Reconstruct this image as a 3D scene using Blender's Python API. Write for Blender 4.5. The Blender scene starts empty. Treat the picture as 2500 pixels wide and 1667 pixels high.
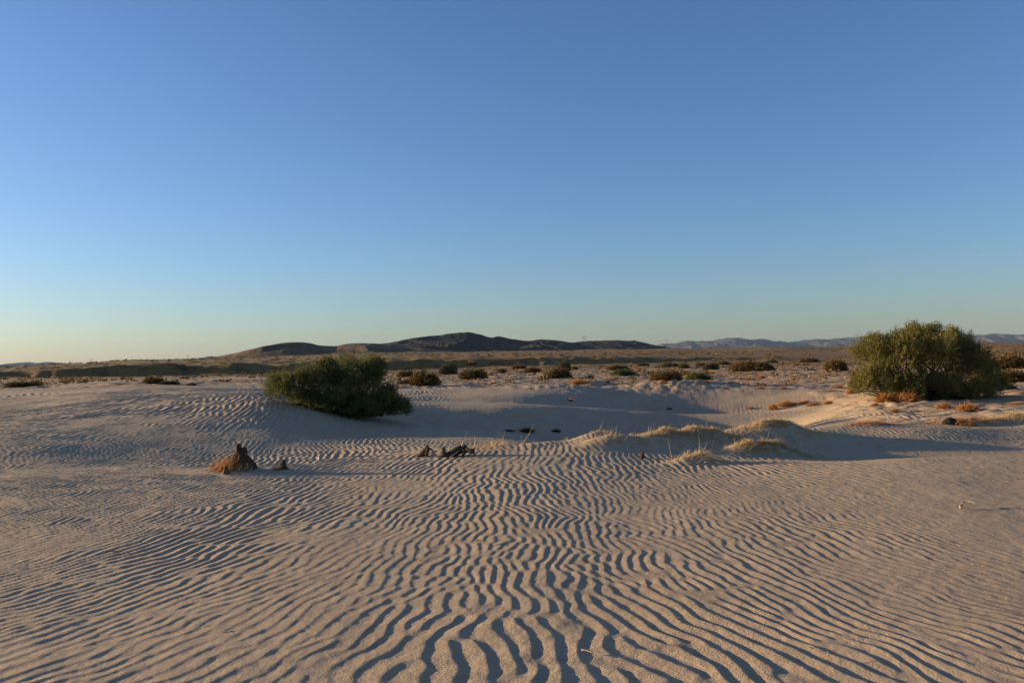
import bpy, math, random
import numpy as np

S = bpy.context.scene
C = S.collection
rng = np.random.default_rng(7)
rad = math.radians

# ------------------------------------------------------------------ camera, sky, sun, exposure
F = 1950.0                      # focal length in pixels of a 2500 px wide picture
CAMZ = 1.6
cam = bpy.data.cameras.new('camera'); camo = bpy.data.objects.new('camera', cam); C.objects.link(camo)
cam.sensor_width = 36.0; cam.lens = 36.0 * F / 2500.0
cam.clip_start = 0.05; cam.clip_end = 30000
PITCH = math.atan(40.0 / F); ROLL = -0.0240
from mathutils import Matrix, Vector, Euler
camo.matrix_world = Matrix.Translation((0, 0, CAMZ)) @ Matrix.Rotation(math.pi / 2 + PITCH, 4, 'X') @ Matrix.Rotation(ROLL, 4, 'Z')
S.camera = camo

SUN_EL, SUN_AZ = rad(7.6), rad(-76.0)      # azimuth measured clockwise from the view direction (+Y)
w = bpy.data.worlds.new('World'); S.world = w; w.use_nodes = True
nt = w.node_tree; bg = nt.nodes['Background']
sky = nt.nodes.new('ShaderNodeTexSky'); sky.sky_type = 'NISHITA'; sky.sun_disc = False
sky.sun_elevation = SUN_EL; sky.sun_rotation = SUN_AZ
sky.altitude = 0; sky.air_density = 1.0; sky.dust_density = 0.6; sky.ozone_density = 3.0
wb = nt.nodes.new('ShaderNodeVectorMath'); wb.operation = 'MULTIPLY'; wb.inputs[1].default_value = (.80, .87, 1.08)   # white balance of the sky
nt.links.new(sky.outputs[0], wb.inputs[0]); nt.links.new(wb.outputs[0], bg.inputs[0]); bg.inputs[1].default_value = 0.070

sl = bpy.data.lights.new('sun', 'SUN'); so = bpy.data.objects.new('sun', sl); C.objects.link(so)
sl.energy = 3.45; sl.angle = rad(0.55); sl.color = (1.0, 0.82, 0.50)
sd = Vector((math.sin(SUN_AZ) * math.cos(SUN_EL), math.cos(SUN_AZ) * math.cos(SUN_EL), math.sin(SUN_EL)))
so.rotation_euler = sd.to_track_quat('Z', 'Y').to_euler()
S.view_settings.view_transform = 'Standard'; S.view_settings.look = 'None'
S.view_settings.gamma = 1.0; S.view_settings.exposure = 1.5
S.cycles.max_bounces = 6; S.cycles.diffuse_bounces = 3; S.cycles.volume_bounces = 0
S.cycles.use_denoising = True

def hor(px): return 903.0 - 0.024 * np.asarray(px, float)

# ------------------------------------------------------------------ noise and interpolation
def sst(a, b, x):
    t = np.clip((x - a) / (b - a), 0, 1); return t * t * (3 - 2 * t)
def hash2(ix, iy, s=0):
    h = (ix.astype(np.int64) * 374761393 + iy.astype(np.int64) * 668265263 + s * 974634777) & 0x7fffffff
    h = ((h ^ (h >> 13)) * 1274126177) & 0x7fffffff
    h = ((h ^ (h >> 16)) * 668265263) & 0x7fffffff
    return ((h ^ (h >> 15)) & 0xffffff) / float(0x1000000)
def vnoise(x, y, s=0):
    ix = np.floor(x); iy = np.floor(y); fx = x - ix; fy = y - iy
    ux = fx ** 3 * (fx * (fx * 6 - 15) + 10); uy = fy ** 3 * (fy * (fy * 6 - 15) + 10)
    a = hash2(ix, iy, s); b = hash2(ix + 1, iy, s); c = hash2(ix, iy + 1, s); d = hash2(ix + 1, iy + 1, s)
    return ((a + (b - a) * ux) * (1 - uy) + (c + (d - c) * ux) * uy) * 2 - 1
def fbm(x, y, o=4, s=0, g=0.5):
    r = 0; a = 1.0; t = 0
    for i in range(o):
        ca, sa = math.cos(i * 1.1 + .4), math.sin(i * 1.1 + .4)
        r = r + a * vnoise((x * ca - y * sa) * 2 ** i + 17.3 * i, (x * sa + y * ca) * 2 ** i - 9.1 * i, s + i); t += a; a *= g
    return r / t
def pchip(xk, yk, x):
    xk = np.asarray(xk, float); yk = np.asarray(yk, float)
    h = np.diff(xk); dl = np.diff(yk) / h; m = np.zeros_like(yk)
    for i in range(1, len(xk) - 1):
        if dl[i - 1] * dl[i] > 0:
            w1 = 2 * h[i] + h[i - 1]; w2 = h[i] + 2 * h[i - 1]
            m[i] = (w1 + w2) / (w1 / dl[i - 1] + w2 / dl[i])
    m[0] = 0; m[-1] = dl[-1] * 0
    k = np.clip(np.searchsorted(xk, x) - 1, 0, len(xk) - 2)
    t = np.clip((x - xk[k]) / h[k], 0, 1)
    return ((2*t**3 - 3*t**2 + 1) * yk[k] + (t**3 - 2*t**2 + t) * h[k] * m[k] + (-2*t**3 + 3*t**2) * yk[k+1] + (t**3 - t**2) * h[k] * m[k+1])

# ------------------------------------------------------------------ terrain
# along each bearing the profile of the land: distance, height
FAR = [(1500, None)]
PROF = {
 0:    [(7,.01),(9,.05),(10.5,.13),(12.3,.06),(14,.31),(16,.40),(19,.44),(26,.50),(36,.58),(42,.55),(50,.2),(75,.18),(110,.0),(197,-.05),(203,1.35),(300,2.2),(700,3.0)],
 300:  [(7,.0),(9,.03),(11,.09),(12.7,.0),(14.5,.17),(16,.29),(20,.52),(26,.68),(32,.72),(40,.4),(50,.42),(75,.3),(110,.0),(197,-.3),(203,1.95),(300,2.8),(700,5.9)],
 600:  [(7,.0),(9,.02),(11.4,.07),(13.3,-.06),(14.5,-.02),(16,.12),(18.5,.38),(21,.64),(23,.74),(26,.72),(34,.57),(45,.3),(75,.22),(110,.0),(197,-.6),(203,1.6),(300,2.6),(700,6.3)],
 850:  [(7,.0),(12.2,.05),(14,-.06),(17,-.05),(20,.10),(22.3,.28),(25,.30),(30,.25),(36,.27),(45,.17),(75,.0),(110,-.1),(197,-.55),(203,1.4),(300,2.6),(700,8.0)],
 1000: [(7,.0),(12.8,.07),(15,-.05),(18,-.11),(21,-.06),(22,-.06),(23.3,-.5),(25,-.5),(26.6,-.25),(28,-.06),(29.5,-.03),(34,.0),(35.5,-.02),(40,.1),(46,.04),(75,-.05),(110,-.2),(197,-.7),(203,1.55),(300,2.5),(700,7.4)],
 1250: [(7,.0),(13.3,.11),(15.5,-.14),(17.5,-.2),(19.6,-.26),(20.3,-.28),(21.5,-.85),(24,-1.0),(27,-.62),(29.3,-.19),(30.7,-.14),(32.5,-.26),(35,-.03),(36,.03),(37,.02),(40,.04),(46,-.1),(75,-.13),(110,-.3),(197,-.55),(203,1.5),(300,2.3),(700,6.6)],
 1500: [(7,-.02),(11.5,.04),(13.5,.19),(15.5,-.25),(18,-.75),(21,-1.2),(24,-1.4),(27,-1.1),(29,-.83),(31,-.56),(32,-.55),(33.5,-.85),(36,-.6),(39,-.2),(41,-.17),(46,-.29),(75,-.28),(110,-.4),(197,-.65),(203,1.0),(300,2.0),(700,6.2)],
 1750: [(7,-.02),(11.6,-.01),(13,.02),(15,.12),(17,-.4),(20,-1.0),(23,-1.5),(26,-1.6),(29,-1.3),(32,-.95),(33,-.92),(34.6,-1.2),(37.5,-.75),(40.5,-.28),(46,-.38),(75,-.36),(110,-.5),(197,-.65),(203,.3),(300,1.3),(700,4.9)],
 1900: [(7,-.02),(11.5,-.0),(13,-.06),(15,.10),(17,-.18),(20,-.48),(23,-.78),(26,-1.0),(29,-1.05),(32,-.95),(33.3,-.93),(35,-1.0),(37.5,-.55),(40,-.22),(46,-.33),(75,-.34),(110,-.55),(196,-.75),(205,.0),(300,1.2),(700,4.6)],
 2030: [(7,-.02),(11.4,.0),(13,-.20),(14.6,-.04),(16,.1),(18,-.1),(20,-.25),(23,-.40),(26,-.46),(29,-.55),(32,-.75),(35,-.6),(38,-.25),(46,-.29),(75,-.32),(110,-.6),(195,-.84),(206,-.27),(300,.8),(700,3.6)],
 2150: [(7,-.02),(11.4,.02),(13,-.21),(14.4,-.06),(15.6,.09),(17.5,-.04),(20,-.2),(24,-.27),(28,-.24),(33,-.2),(46,-.15),(75,-.25),(110,-.45),(193,-.55),(207,-.05),(300,1.0),(700,3.9)],
 2250: [(7,-.02),(11.4,.03),(13,-.22),(14.2,-.08),(15.2,.08),(17,-.05),(20,-.15),(24,-.16),(27,-.1),(33,-.08),(46,-.07),(75,-.17),(110,-.3),(192,-.25),(208,.17),(300,1.2),(700,4.1)],
 2500: [(7,-.02),(11.6,.01),(13,-.22),(14.2,-.12),(15.3,.02),(17,-.1),(20,-.11),(24,-.11),(28,-.08),(33,-.04),(46,.02),(75,.18),(110,.3),(192,.72),(208,.9),(300,1.5),(700,3.6)],
}
DG = np.unique(np.concatenate([np.linspace(0, 50, 401), np.linspace(50, 190, 141), np.linspace(190, 212, 89), np.geomspace(212, 1500, 80)]))
cols = sorted(PROF)
ZC = []
for c in cols:
    p = [(0, PROF[c][0][1]), (4, PROF[c][0][1])] + PROF[c]
    p = p + [(1500, p[-1][1])]
    ZC.append(pchip([a for a, b in p], [b for a, b in p], DG))
colx = [-2200] + cols + [4700]
ZC = np.array([ZC[0]] + ZC + [ZC[-1]])
ZC[0] = ZC[0] + 0.10 * np.exp(-((DG - 24) / 14) ** 2)
PXG = np.arange(-2200, 4701, 25.0)
ZG = np.stack([pchip(colx, ZC[:, q], PXG) for q in range(len(DG))], 1)
_k = np.exp(-.5 * (np.arange(-8, 9) * 25 / 52.0) ** 2); _k /= _k.sum()
ZG = sum(_k[q] * np.roll(np.pad(ZG, ((8, 8), (0, 0)), mode='edge'), 8 - q, 0) for q in range(17))[8:-8]

def base_z(x, y):
    yy = np.maximum(y, 0.5)
    px = np.clip(1250 + F * x / yy, -2199, 4699)
    d = np.maximum(y, 0.0)
    m = sst(60, 170, d)
    wob = fbm(x * 0.02, y * 0.02, 4, 31) * m * 10 + fbm(x * 0.08, y * 0.05, 3, 35) * m * 5
    d = np.clip(d + wob - .42 * np.clip(x, -160, 160) * sst(40, 165, d) * (1 - sst(300, 560, d)), 0, 1499)
    k = np.clip(((px + 2200) / 25).astype(int), 0, len(PXG) - 2)
    t = (px - PXG[k]) / 25
    i = np.clip(np.searchsorted(DG, d) - 1, 0, len(DG) - 2)
    f = (d - DG[i]) / (DG[i + 1] - DG[i])
    return (ZG[k, i] * (1 - f) + ZG[k, i + 1] * f) * (1 - t) + (ZG[k + 1, i] * (1 - f) + ZG[k + 1, i + 1] * f) * t

def xy(px, d): return ((px - 1250) / F * d, d)
# sand hummocks held by grass: px, distance, half length, half width, angle, height
HUM = [(1690, 13.7, 1.00, .42, 20, .22), (1600, 13.2, .50, .35, 25, .10), (1890, 14.7, .95, .38, 14, .22), (1850, 12.75, .80, .33, 16, .22),
       (1500, 12.9, .75, .33, 15, .13), (1690, 11.8, .38, .20, 20, .11), (1455, 13.9, .45, .28, 10, .12), (1310, 13.0, .8, .35, 12, .07),
       (570, 11.75, .5, .42, 0, .07), (690, 12.0, .5, .3, 0, .04), (1060, 13.0, .9, .3, 8, .05), (1200, 13.1, .6, .3, 10, .06),
       (2180, 25.2, 2.4, 1.3, 0, .13), (2340, 17.0, .8, .4, 5, .10), (2460, 17.3, 1.0, .4, 10, .15), (2110, 15.8, .6, .3, 0, .06),
       (720, 20.3, 1.9, 1.2, 0, .12), (1365, 40, 3.0, 1.8, 0, .22), (1680, 42, 4.5, 2.2, 0, .4), (1440, 46.5, 2.5, 1.2, 0, .35)]
HUMW = []
for (px, d, a, b, an, h) in HUM:
    X, Y = xy(px, d); HUMW.append((X, Y, a, b, rad(an), h))
def hum_z(x, y):
    z = np.zeros_like(x)
    for (X, Y, a, b, an, h) in HUMW:
        m = (np.abs(x - X) < 4 * a + 1) & (np.abs(y - Y) < 4 * a + 1)
        if not m.any(): continue
        dx = x[m] - X; dy = y[m] - Y
        u = (dx * math.cos(an) + dy * math.sin(an)); v = -dx * math.sin(an) + dy * math.cos(an)
        u = np.where(u > 0, u / (a * .8), u / (a * 1.1)); v = v / b
        r2 = u * u + v * v
        wv = 1 + .25 * vnoise(x[m] * 4, y[m] * 4, 77)
        z[m] += h * np.exp(-r2 * 1.4) * wv
    return z
def smooth_z(x, y):
    x = np.asarray(x, float); y = np.asarray(y, float)
    z = base_z(x, y) + hum_z(x, y)
    d = np.hypot(x, y)
    px = 1250 + F * x / np.maximum(y, .5)
    m = sst(37, 45, d + 20 * sst(1930, 2150, px)) * (1 - sst(120, 190, d)) * sst(250, 950, px - 12 * (d - 46) * 0)
    m = np.maximum(m, sst(46, 60, d) * (1 - sst(140, 190, d)))
    z = z + m * (0.13 * fbm(x * .45, y * .45, 3, 5) + 0.08 * np.abs(fbm(x * 1.5, y * 1.5, 2, 9)))
    z = z + sst(10, 14, d) * (1 - m) * 0.03 * fbm(x * .35, y * .25, 3, 15) * (1 - sst(150, 190, d))
    z = z + sst(-2.5, -6, x) * sst(16, 20, d) * (1 - sst(36, 44, d)) * (.028 * fbm(x * 1.1, y * .7, 3, 17))
    z = z + sst(150, 175, d) * (1 - sst(230, 260, d)) * .55 * fbm(x * .16, y * .16, 4, 55)
    z = z + sst(215, 300, d) * fbm(x * .02, y * .02, 5, 51) * (.7 + 1.1 * sst(300, 600, d)) * (1 - sst(900, 1400, d))
    return z

# wind ripples: sum of oriented wave packets, so that crests fork, zig-zag and end as in the photograph
def lam_f(x, y, d):
    return (1 + .28 * vnoise(x * .45 + 7, y * .45, 47)) * (.092 + .078 * (1 - sst(3.6, 6.5, d)) + .02 * sst(9, 13, d) + .05 * sst(18, 30, d) + .06 * sst(-3.5, -8, x) * sst(15, 21, d))
CELL = .50
def ripples(x, y, z):
    d = np.hypot(x, y)
    out = np.zeros_like(x)
    m = (d < 46) & (np.arctan2(x, y) < 1.2) & (np.arctan2(x, y) > -1.2) & (y > 0)
    X = x[m]; Y = y[m]; D = d[m]
    # meander of the crests
    wx = X + .050 * vnoise(X * 2.1, Y * 2.1, 3) + .022 * vnoise(X * 5.3, Y * 5.3, 4)
    wy = Y + .05 * vnoise(X * 2.3, Y * 2.3, 6)
    sc = np.where(D > 13, 1.0, 1.0)
    ix = np.floor(wx / CELL); iy = np.floor(wy / CELL)
    re = np.zeros_like(X); im = np.zeros_like(X); ww = np.zeros_like(X)
    b2 = math.pi * (1.02 / CELL) ** 2
    for i in (-1, 0, 1):
        for j in (-1, 0, 1):
            for n in range(3):
                cx = ix + i; cy = iy + j
                kx = (cx + hash2(cx, cy, 100 + n)) * CELL; ky = (cy + hash2(cx, cy, 200 + n)) * CELL
                kd = np.hypot(kx, ky)
                lam = lam_f(kx, ky, kd)
                t = kx / np.maximum(ky, .5)
                an = np.interp(t, [-.62, -.4, -.2, 0, .2, .45, .65], [26, 22, 12, 2, -6, -12, -16])
                far = sst(12, 15, kd)
                an = an * (1 - far) + far * np.interp(t, [-.6, -.2, .2, .6], [14, -6, 10, -14])
                an = an + (20 + 8 * sst(.35, .1, np.abs(t))) * (hash2(cx, cy, 300 + n) - .5) + (9 + 6 * sst(.4, .1, np.abs(t))) * vnoise(kx * .6, ky * .6, 21)
                an = np.radians(an)
                # crest direction (sin an, cos an); wave vector perpendicular to it
                fx = np.cos(an) / lam; fy = -np.sin(an) / lam
                dx = wx - kx; dy = wy - ky
                g = np.exp(-b2 * (dx * dx + dy * dy))
                # neighbouring packets keep step with a common wave, with some slip
                ph0 = hash2(cx, cy, 400 + n)
                ph = 2 * math.pi * (fx * dx + fy * dy + ph0)
                re += g * np.cos(ph); im += g * np.sin(ph); ww += g
    phi = np.arctan2(im, re)
    coh = np.sqrt(re * re + im * im) / np.maximum(ww, 1e-6)
    amp = sst(.02, .26, coh)
    lam = lam_f(X, Y, D)
    psi = phi + .55 * (1 - np.cos(phi)); prof = np.cos(psi) + .20 * np.cos(2 * psi)
    px = 1250 + F * X / np.maximum(Y, .5)
    yi = hor(px) + F * (CAMZ - z[m]) / np.maximum(Y, .5)
    A = lam * .0305 * amp * (.86 + .5 * vnoise(X * .7, Y * .7, 41))
    A = A * (1 - .55 * sst(7.0, 9.5, D) * sst(.27, .5, X / Y) * (1 - sst(15, 17, D)))
    A = A * (1 - .88 * sst(1.2, 2.5, X + 4.5) * (1 - sst(7, 9.5, X - .12 * (Y - 20))) * sst(16, 18, Y) * (1 - sst(36, 41, Y)))
    A = A * (1 + .8 * sst(6, 8, X) * (1 - sst(11, 13, X)) * sst(14, 15.5, Y) * (1 - sst(24, 27, Y)))
    A = A * (1 + .30 * sst(5, 8, D) + .45 * sst(6.5, 9, D) * sst(-1.2, -3.5, X))
    A = A * (1 + .12 * sst(14, 19, D) * sst(-1.0, -4.0, X))
    A = A * (1 - sst(36, 45, D))
    out[m] = A * prof + .0034 * fbm(X * 11, Y * 9, 3, 61) + .006 * vnoise(X * 1.6, Y * 1.6, 62)
    return out

def Z(x, y):
    return float(smooth_z(np.array([x]), np.array([y]))[0])
def dir_px(px, py):
    """world direction through a pixel of the 2500 x 1667 picture"""
    v = camo.matrix_world.to_3x3() @ Vector((px - 1250, -(py - 833.5), -F))
    return np.array(v) / F
_D = np.geomspace(2.5, 900, 6000)
def spot(px, py):
    v = dir_px(px, py); s = _D / v[1]
    x = v[0] * s; y = v[1] * s; zr = CAMZ + v[2] * s
    zz = smooth_z(x, y)
    k = np.argmax(zr < zz)
    if not (zr < zz).any(): k = len(_D) - 1
    return x[k], y[k], zz[k]

# ------------------------------------------------------------------ mesh and material helpers
def mesh_np(name, V, Fc, mat, parent=None, smooth=False, tint=None, loc=None):
    V = np.asarray(V, np.float32); Fc = np.asarray(Fc, np.int32); n = Fc.shape[1]
    me = bpy.data.meshes.new(name)
    me.vertices.add(len(V)); me.vertices.foreach_set('co', V.ravel())
    me.loops.add(Fc.size); me.loops.foreach_set('vertex_index', Fc.ravel())
    me.polygons.add(len(Fc)); me.polygons.foreach_set('loop_start', np.arange(0, Fc.size, n, dtype=np.int32))
    if smooth: me.polygons.foreach_set('use_smooth', np.ones(len(Fc), bool))
    me.update(calc_edges=True)
    if tint is not None:
        a = me.attributes.new('tint', 'FLOAT', 'POINT'); a.data.foreach_set('value', np.asarray(tint, np.float32))
    if mat: me.materials.append(mat)
    o = bpy.data.objects.new(name, me); C.objects.link(o)
    if parent: o.parent = parent
    if loc is not None: o.location = loc
    return o
def empty(name, loc):
    o = bpy.data.objects.new(name, None); C.objects.link(o); o.location = loc; o.empty_display_size = .2; return o
def tag(o, label=None, cat=None, group=None, kind=None):
    if label: o['label'] = label
    if cat: o['category'] = cat
    if group: o['group'] = group
    if kind: o['kind'] = kind
    return o
class MB:
    def __init__(s): s.V = []; s.T = []; s.t = []; s.n = 0
    def add(s, V, T, tint=0.5):
        V = np.asarray(V, float); T = np.asarray(T, int)
        s.V.append(V); s.T.append(T + s.n); s.n += len(V)
        s.t.append(np.full(len(V), tint) if np.isscalar(tint) else np.asarray(tint)); return s
    def build(s, name, mat, parent=None, smooth=False, loc=None):
        return mesh_np(name, np.concatenate(s.V), np.concatenate(s.T), mat, parent, smooth, np.concatenate(s.t), loc)

def norm(v): return v / np.maximum(np.linalg.norm(v, axis=-1, keepdims=True), 1e-9)
def blades(P, D, L, W, bend, tint):
    """thin two-segment blades: base points, directions, length, width, sideways bend vector"""
    n = len(P); side = norm(np.cross(D, rng.normal(size=(n, 3))))
    L = L[:, None]; W = W[:, None]
    m = P + D * L * .55 + bend * L * .25; e = P + D * L + bend * L
    V = np.stack([P - side * W * .5, P + side * W * .5, m - side * W * .4, m + side * W * .4, e], 1).reshape(-1, 3)
    i = np.arange(n)[:, None] * 5
    T = np.concatenate([i + [0, 1, 3], i + [0, 3, 2], i + [2, 3, 4]], 1).reshape(-1, 3)
    return V, T, np.repeat(tint, 5)
def leaves(P, D, L, W, tint):
    n = len(P); side = norm(np.cross(D, rng.normal(size=(n, 3)))); L = L[:, None]; W = W[:, None]
    V = np.stack([P, P + D * L * .5 - side * W * .5, P + D * L * .5 + side * W * .5, P + D * L], 1).reshape(-1, 3)
    i = np.arange(n)[:, None] * 4
    T = np.concatenate([i + [0, 1, 2], i + [1, 3, 2]], 1).reshape(-1, 3)
    return V, T, np.repeat(tint, 4)
def tube(path, radii, n=7, rough=0.0, cap=True):
    path = np.asarray(path, float); m = len(path); V = []
    for i in range(m):
        t = path[min(i + 1, m - 1)] - path[max(i - 1, 0)]; t = t / max(np.linalg.norm(t), 1e-9)
        a = np.cross(t, [0, 0, 1.0] if abs(t[2]) < .9 else [1.0, 0, 0]); a /= np.linalg.norm(a); b = np.cross(t, a)
        for k in range(n):
            q = 2 * math.pi * k / n; r = radii[i] * (1 + rough * rng.uniform(-1, 1))
            V.append(path[i] + a * math.cos(q) * r + b * math.sin(q) * r)
    T = []
    for i in range(m - 1):
        for k in range(n):
            p, q = i * n + k, i * n + (k + 1) % n
            T += [(p, q, q + n), (p, q + n, p + n)]
    if cap:
        V.append(path[0]); V.append(path[-1]); c0, c1 = len(V) - 2, len(V) - 1
        for k in range(n):
            T.append((c0, (k + 1) % n, k)); T.append((c1, (m - 1) * n + k, (m - 1) * n + (k + 1) % n))
    return np.array(V), np.array(T)
def smooth_path(pts, n=12):
    pts = np.asarray(pts, float); t = np.linspace(0, len(pts) - 1, n)
    return np.stack([pchip(np.arange(len(pts)), pts[:, i], t) for i in range(pts.shape[1])], 1)

def new_mat(name, rough=.9):
    m = bpy.data.materials.new(name); m.use_nodes = True; n = m.node_tree
    b = n.nodes['Principled BSDF']; b.inputs['Roughness'].default_value = rough
    b.inputs['Specular IOR Level'].default_value = .2
    return m, n, b
def ramp(n, fac, stops):
    r = n.nodes.new('ShaderNodeValToRGB'); e = r.color_ramp.elements
    while len(e) < len(stops): e.new(.5)
    for q, (p, c) in zip(e, stops): q.position = p; q.color = (*c, 1)
    n.links.new(fac, r.inputs[0]); return r.outputs[0]
def noise(n, scale, detail=4, vec=None, rough=.55):
    t = n.nodes.new('ShaderNodeTexNoise'); t.inputs['Scale'].default_value = scale; t.inputs['Detail'].default_value = detail
    t.inputs['Roughness'].default_value = rough
    if vec is not None: n.links.new(vec, t.inputs['Vector'])
    return t.outputs['Fac']
def geo_pos(n): return n.nodes.new('ShaderNodeNewGeometry').outputs['Position']
def mixc(n, f, a, b, mode='MIX'):
    x = n.nodes.new('ShaderNodeMix'); x.data_type = 'RGBA'; x.blend_type = mode
    for s, v in ((x.inputs[0], f), (x.inputs[6], a), (x.inputs[7], b)):
        if hasattr(v, 'is_output'): n.links.new(v, s)
        elif isinstance(v, tuple): s.default_value = (*v, 1)
        else: s.default_value = v
    return x.outputs[2]
def attr(n, name):
    a = n.nodes.new('ShaderNodeAttribute'); a.attribute_name = name; return a.outputs['Fac']
def bump(n, b, h, strength, dist):
    u = n.nodes.new('ShaderNodeBump'); u.inputs['Strength'].default_value = strength; u.inputs['Distance'].default_value = dist
    n.links.new(h, u.inputs['Height']); n.links.new(u.outputs[0], b.inputs['Normal'])

def foliage_mat(name, stops, trans=.25):
    m, n, b = new_mat(name, .75)
    col = ramp(n, attr(n, 'tint'), stops)
    n.links.new(col, b.inputs['Base Color'])
    t = n.nodes.new('ShaderNodeBsdfTranslucent'); n.links.new(col, t.inputs[0])
    mx = n.nodes.new('ShaderNodeMixShader'); mx.inputs[0].default_value = trans
    n.links.new(b.outputs[0], mx.inputs[1]); n.links.new(t.outputs[0], mx.inputs[2])
    n.links.new(mx.outputs[0], n.nodes['Material Output'].inputs[0]); return m

# ground: sand, with soil where the scrub begins
gm, n, b = new_mat('sand_and_soil', .95)
P = geo_pos(n)
sand = ramp(n, noise(n, .7, 5, P), [(.3, (.4541, .3066, .1894)), (.7, (.5171, .3495, .2186))])
grain = ramp(n, noise(n, 190, 3, P, .75), [(.30, (.62, .60, .58)), (.5, (1, 1, 1)), (.72, (1.25, 1.24, 1.22))])
sand = mixc(n, 1.0, sand, grain, 'MULTIPLY')
patch = ramp(n, noise(n, 5.0, 5, P, .6), [(.50, (0, 0, 0)), (.68, (1, 1, 1))])
coarse = ramp(n, noise(n, 120, 2, P, .8), [(.46, (0, 0, 0)), (.58, (1, 1, 1))])
gf = n.nodes.new('ShaderNodeMath'); gf.operation = 'MULTIPLY'; n.links.new(patch, gf.inputs[0]); n.links.new(coarse, gf.inputs[1])
gf2 = n.nodes.new('ShaderNodeMath'); gf2.operation = 'MULTIPLY'; n.links.new(gf.outputs[0], gf2.inputs[0]); gf2.inputs[1].default_value = .75
sand = mixc(n, gf2.outputs[0], sand, (.17, .135, .10))
dirt = ramp(n, noise(n, 1.4, 6, P, .7), [(.35, (.3529, .1944, .1003)), (.52, (.4064, .2475, .1361)), (.68, (.2352, .1149, .0538))])
soil = ramp(n, noise(n, .12, 8, P, .75), [(.36, (.1516, .0752, .024)), (.5, (.2676, .1318, .0397)), (.64, (.0892, .0484, .0166))])
col = mixc(n, attr(n, 'dirt'), sand, dirt)
col = mixc(n, attr(n, 'soil'), col, soil)
n.links.new(col, b.inputs['Base Color'])
hh = n.nodes.new('ShaderNodeMath'); hh.operation = 'ADD'
n.links.new(noise(n, 95, 3, P, .6), hh.inputs[0]); n.links.new(noise(n, 22, 3, P), hh.inputs[1])
bump(n, b, hh.outputs[0], .6, .008)
GROUND = gm

hm, n, b = new_mat('hill_rock', .95); P = geo_pos(n)
n.links.new(ramp(n, noise(n, .03, 8, P, .7), [(.35, (.0638, .037, .0172)), (.5, (.1169, .0647, .0299)), (.68, (.2125, .1109, .046))]), b.inputs['Base Color'])
HCOL = b.inputs['Base Color'].links[0].from_socket
n.links.new(mixc(n, 1.0, HCOL, ramp(n, noise(n, .35, 4, P, .7), [(.42, (.5, .5, .5)), (.6, (1.4, 1.35, 1.3))]), 'MULTIPLY'), b.inputs['Base Color'])
bump(n, b, noise(n, .10, 7, P, .65), 1.0, 5.0)
dm, n, b = new_mat('dark_hill_rock', .95); P = geo_pos(n)
n.links.new(ramp(n, noise(n, .035, 9, P, .75), [(.40, (.009, .008, .0075)), (.54, (.018, .015, .012)), (.62, (.075, .052, .032))]), b.inputs['Base Color'])  # dark rock; tan noise patches put sunlit ground into the colour
bump(n, b, noise(n, .10, 7, P, .65), 1.0, 5.0)
mm, n, b = new_mat('mountain_rock', .95); P = geo_pos(n)
n.links.new(ramp(n, noise(n, .006, 8, P, .65), [(.35, (.05, .043, .043)), (.65, (.10, .08, .072))]), b.inputs['Base Color'])

GREEN = foliage_mat('saltcedar_leaves', [(0, (.0553, .0617, .016)), (.5, (.1184, .1166, .0319)), (1, (.2132, .1853, .0569))])
OLIVE = foliage_mat('tall_shrub_leaves', [(0, (.0764, .0697, .0158)), (.5, (.168, .1396, .0344)), (1, (.2903, .222, .0589))])
BROWNSHRUB = foliage_mat('low_shrub_leaves', [(0, (.067, .0418, .0118)), (.5, (.1487, .0896, .0245)), (1, (.2677, .1432, .0392))], .15)
GREYGREEN = foliage_mat('grey_green_leaves', [(0, (.0569, .0551, .0228)), (.5, (.1024, .0952, .041)), (1, (.1593, .1401, .0637))], .15)
RUSTSHRUB = foliage_mat('rust_brown_leaves', [(0, (.07, .035, .015)), (.5, (.15, .078, .03)), (1, (.25, .14, .055))], .2)
RUST = foliage_mat('rust_dry_growth', [(0, (.2125, .077, .025)), (.5, (.4125, .176, .055)), (1, (.575, .286, .1))], .35)
STRAW = foliage_mat('dry_straw', [(0, (.36, .22, .10)), (.5, (.58, .39, .19)), (1, (.72, .53, .30))], .45)
DULL = foliage_mat('dull_dry_growth', [(0, (.10, .06, .03)), (.5, (.20, .125, .06)), (1, (.32, .21, .11))], .2)
DARKBR = foliage_mat('dark_dry_growth', [(0, (.0378, .0252, .0151)), (1, (.1512, .0882, .0441))], .1)
def wood_mat(name, a, b_, c):
    m, n, b = new_mat(name, .85); tc = n.nodes.new('ShaderNodeTexCoord').outputs['Object']
    mp = n.nodes.new('ShaderNodeMapping'); mp.inputs['Scale'].default_value = (1, 1, .25); n.links.new(tc, mp.inputs[0])
    f = noise(n, 38, 6, mp.outputs[0], .7)
    n.links.new(ramp(n, f, [(.3, a), (.5, b_), (.72, c)]), b.inputs['Base Color']); bump(n, b, f, .9, .012); return m
BARK = wood_mat('bark', (.03, .021, .0132), (.06, .042, .027), (.108, .078, .054))
STUMP = wood_mat('old_stump_wood', (.035, .0194, .0104), (.075, .0405, .0224), (.1501, .0837, .044))
DRIFT = wood_mat('weathered_wood', (.0406, .0215, .0117), (.1056, .0572, .0312), (.2438, .1502, .0845))
DRIFTGREY = wood_mat('grey_weathered_wood', (.024, .0204, .0168), (.048, .0408, .033), (.09, .075, .06))
PALEWOOD = wood_mat('pale_bare_wood', (.2812, .1815, .0975), (.45, .297, .165), (.5813, .4125, .255))
ROCK, n, b = new_mat('dark_rock', .8)
f = noise(n, 14, 6, n.nodes.new('ShaderNodeTexCoord').outputs['Object'])
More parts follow.
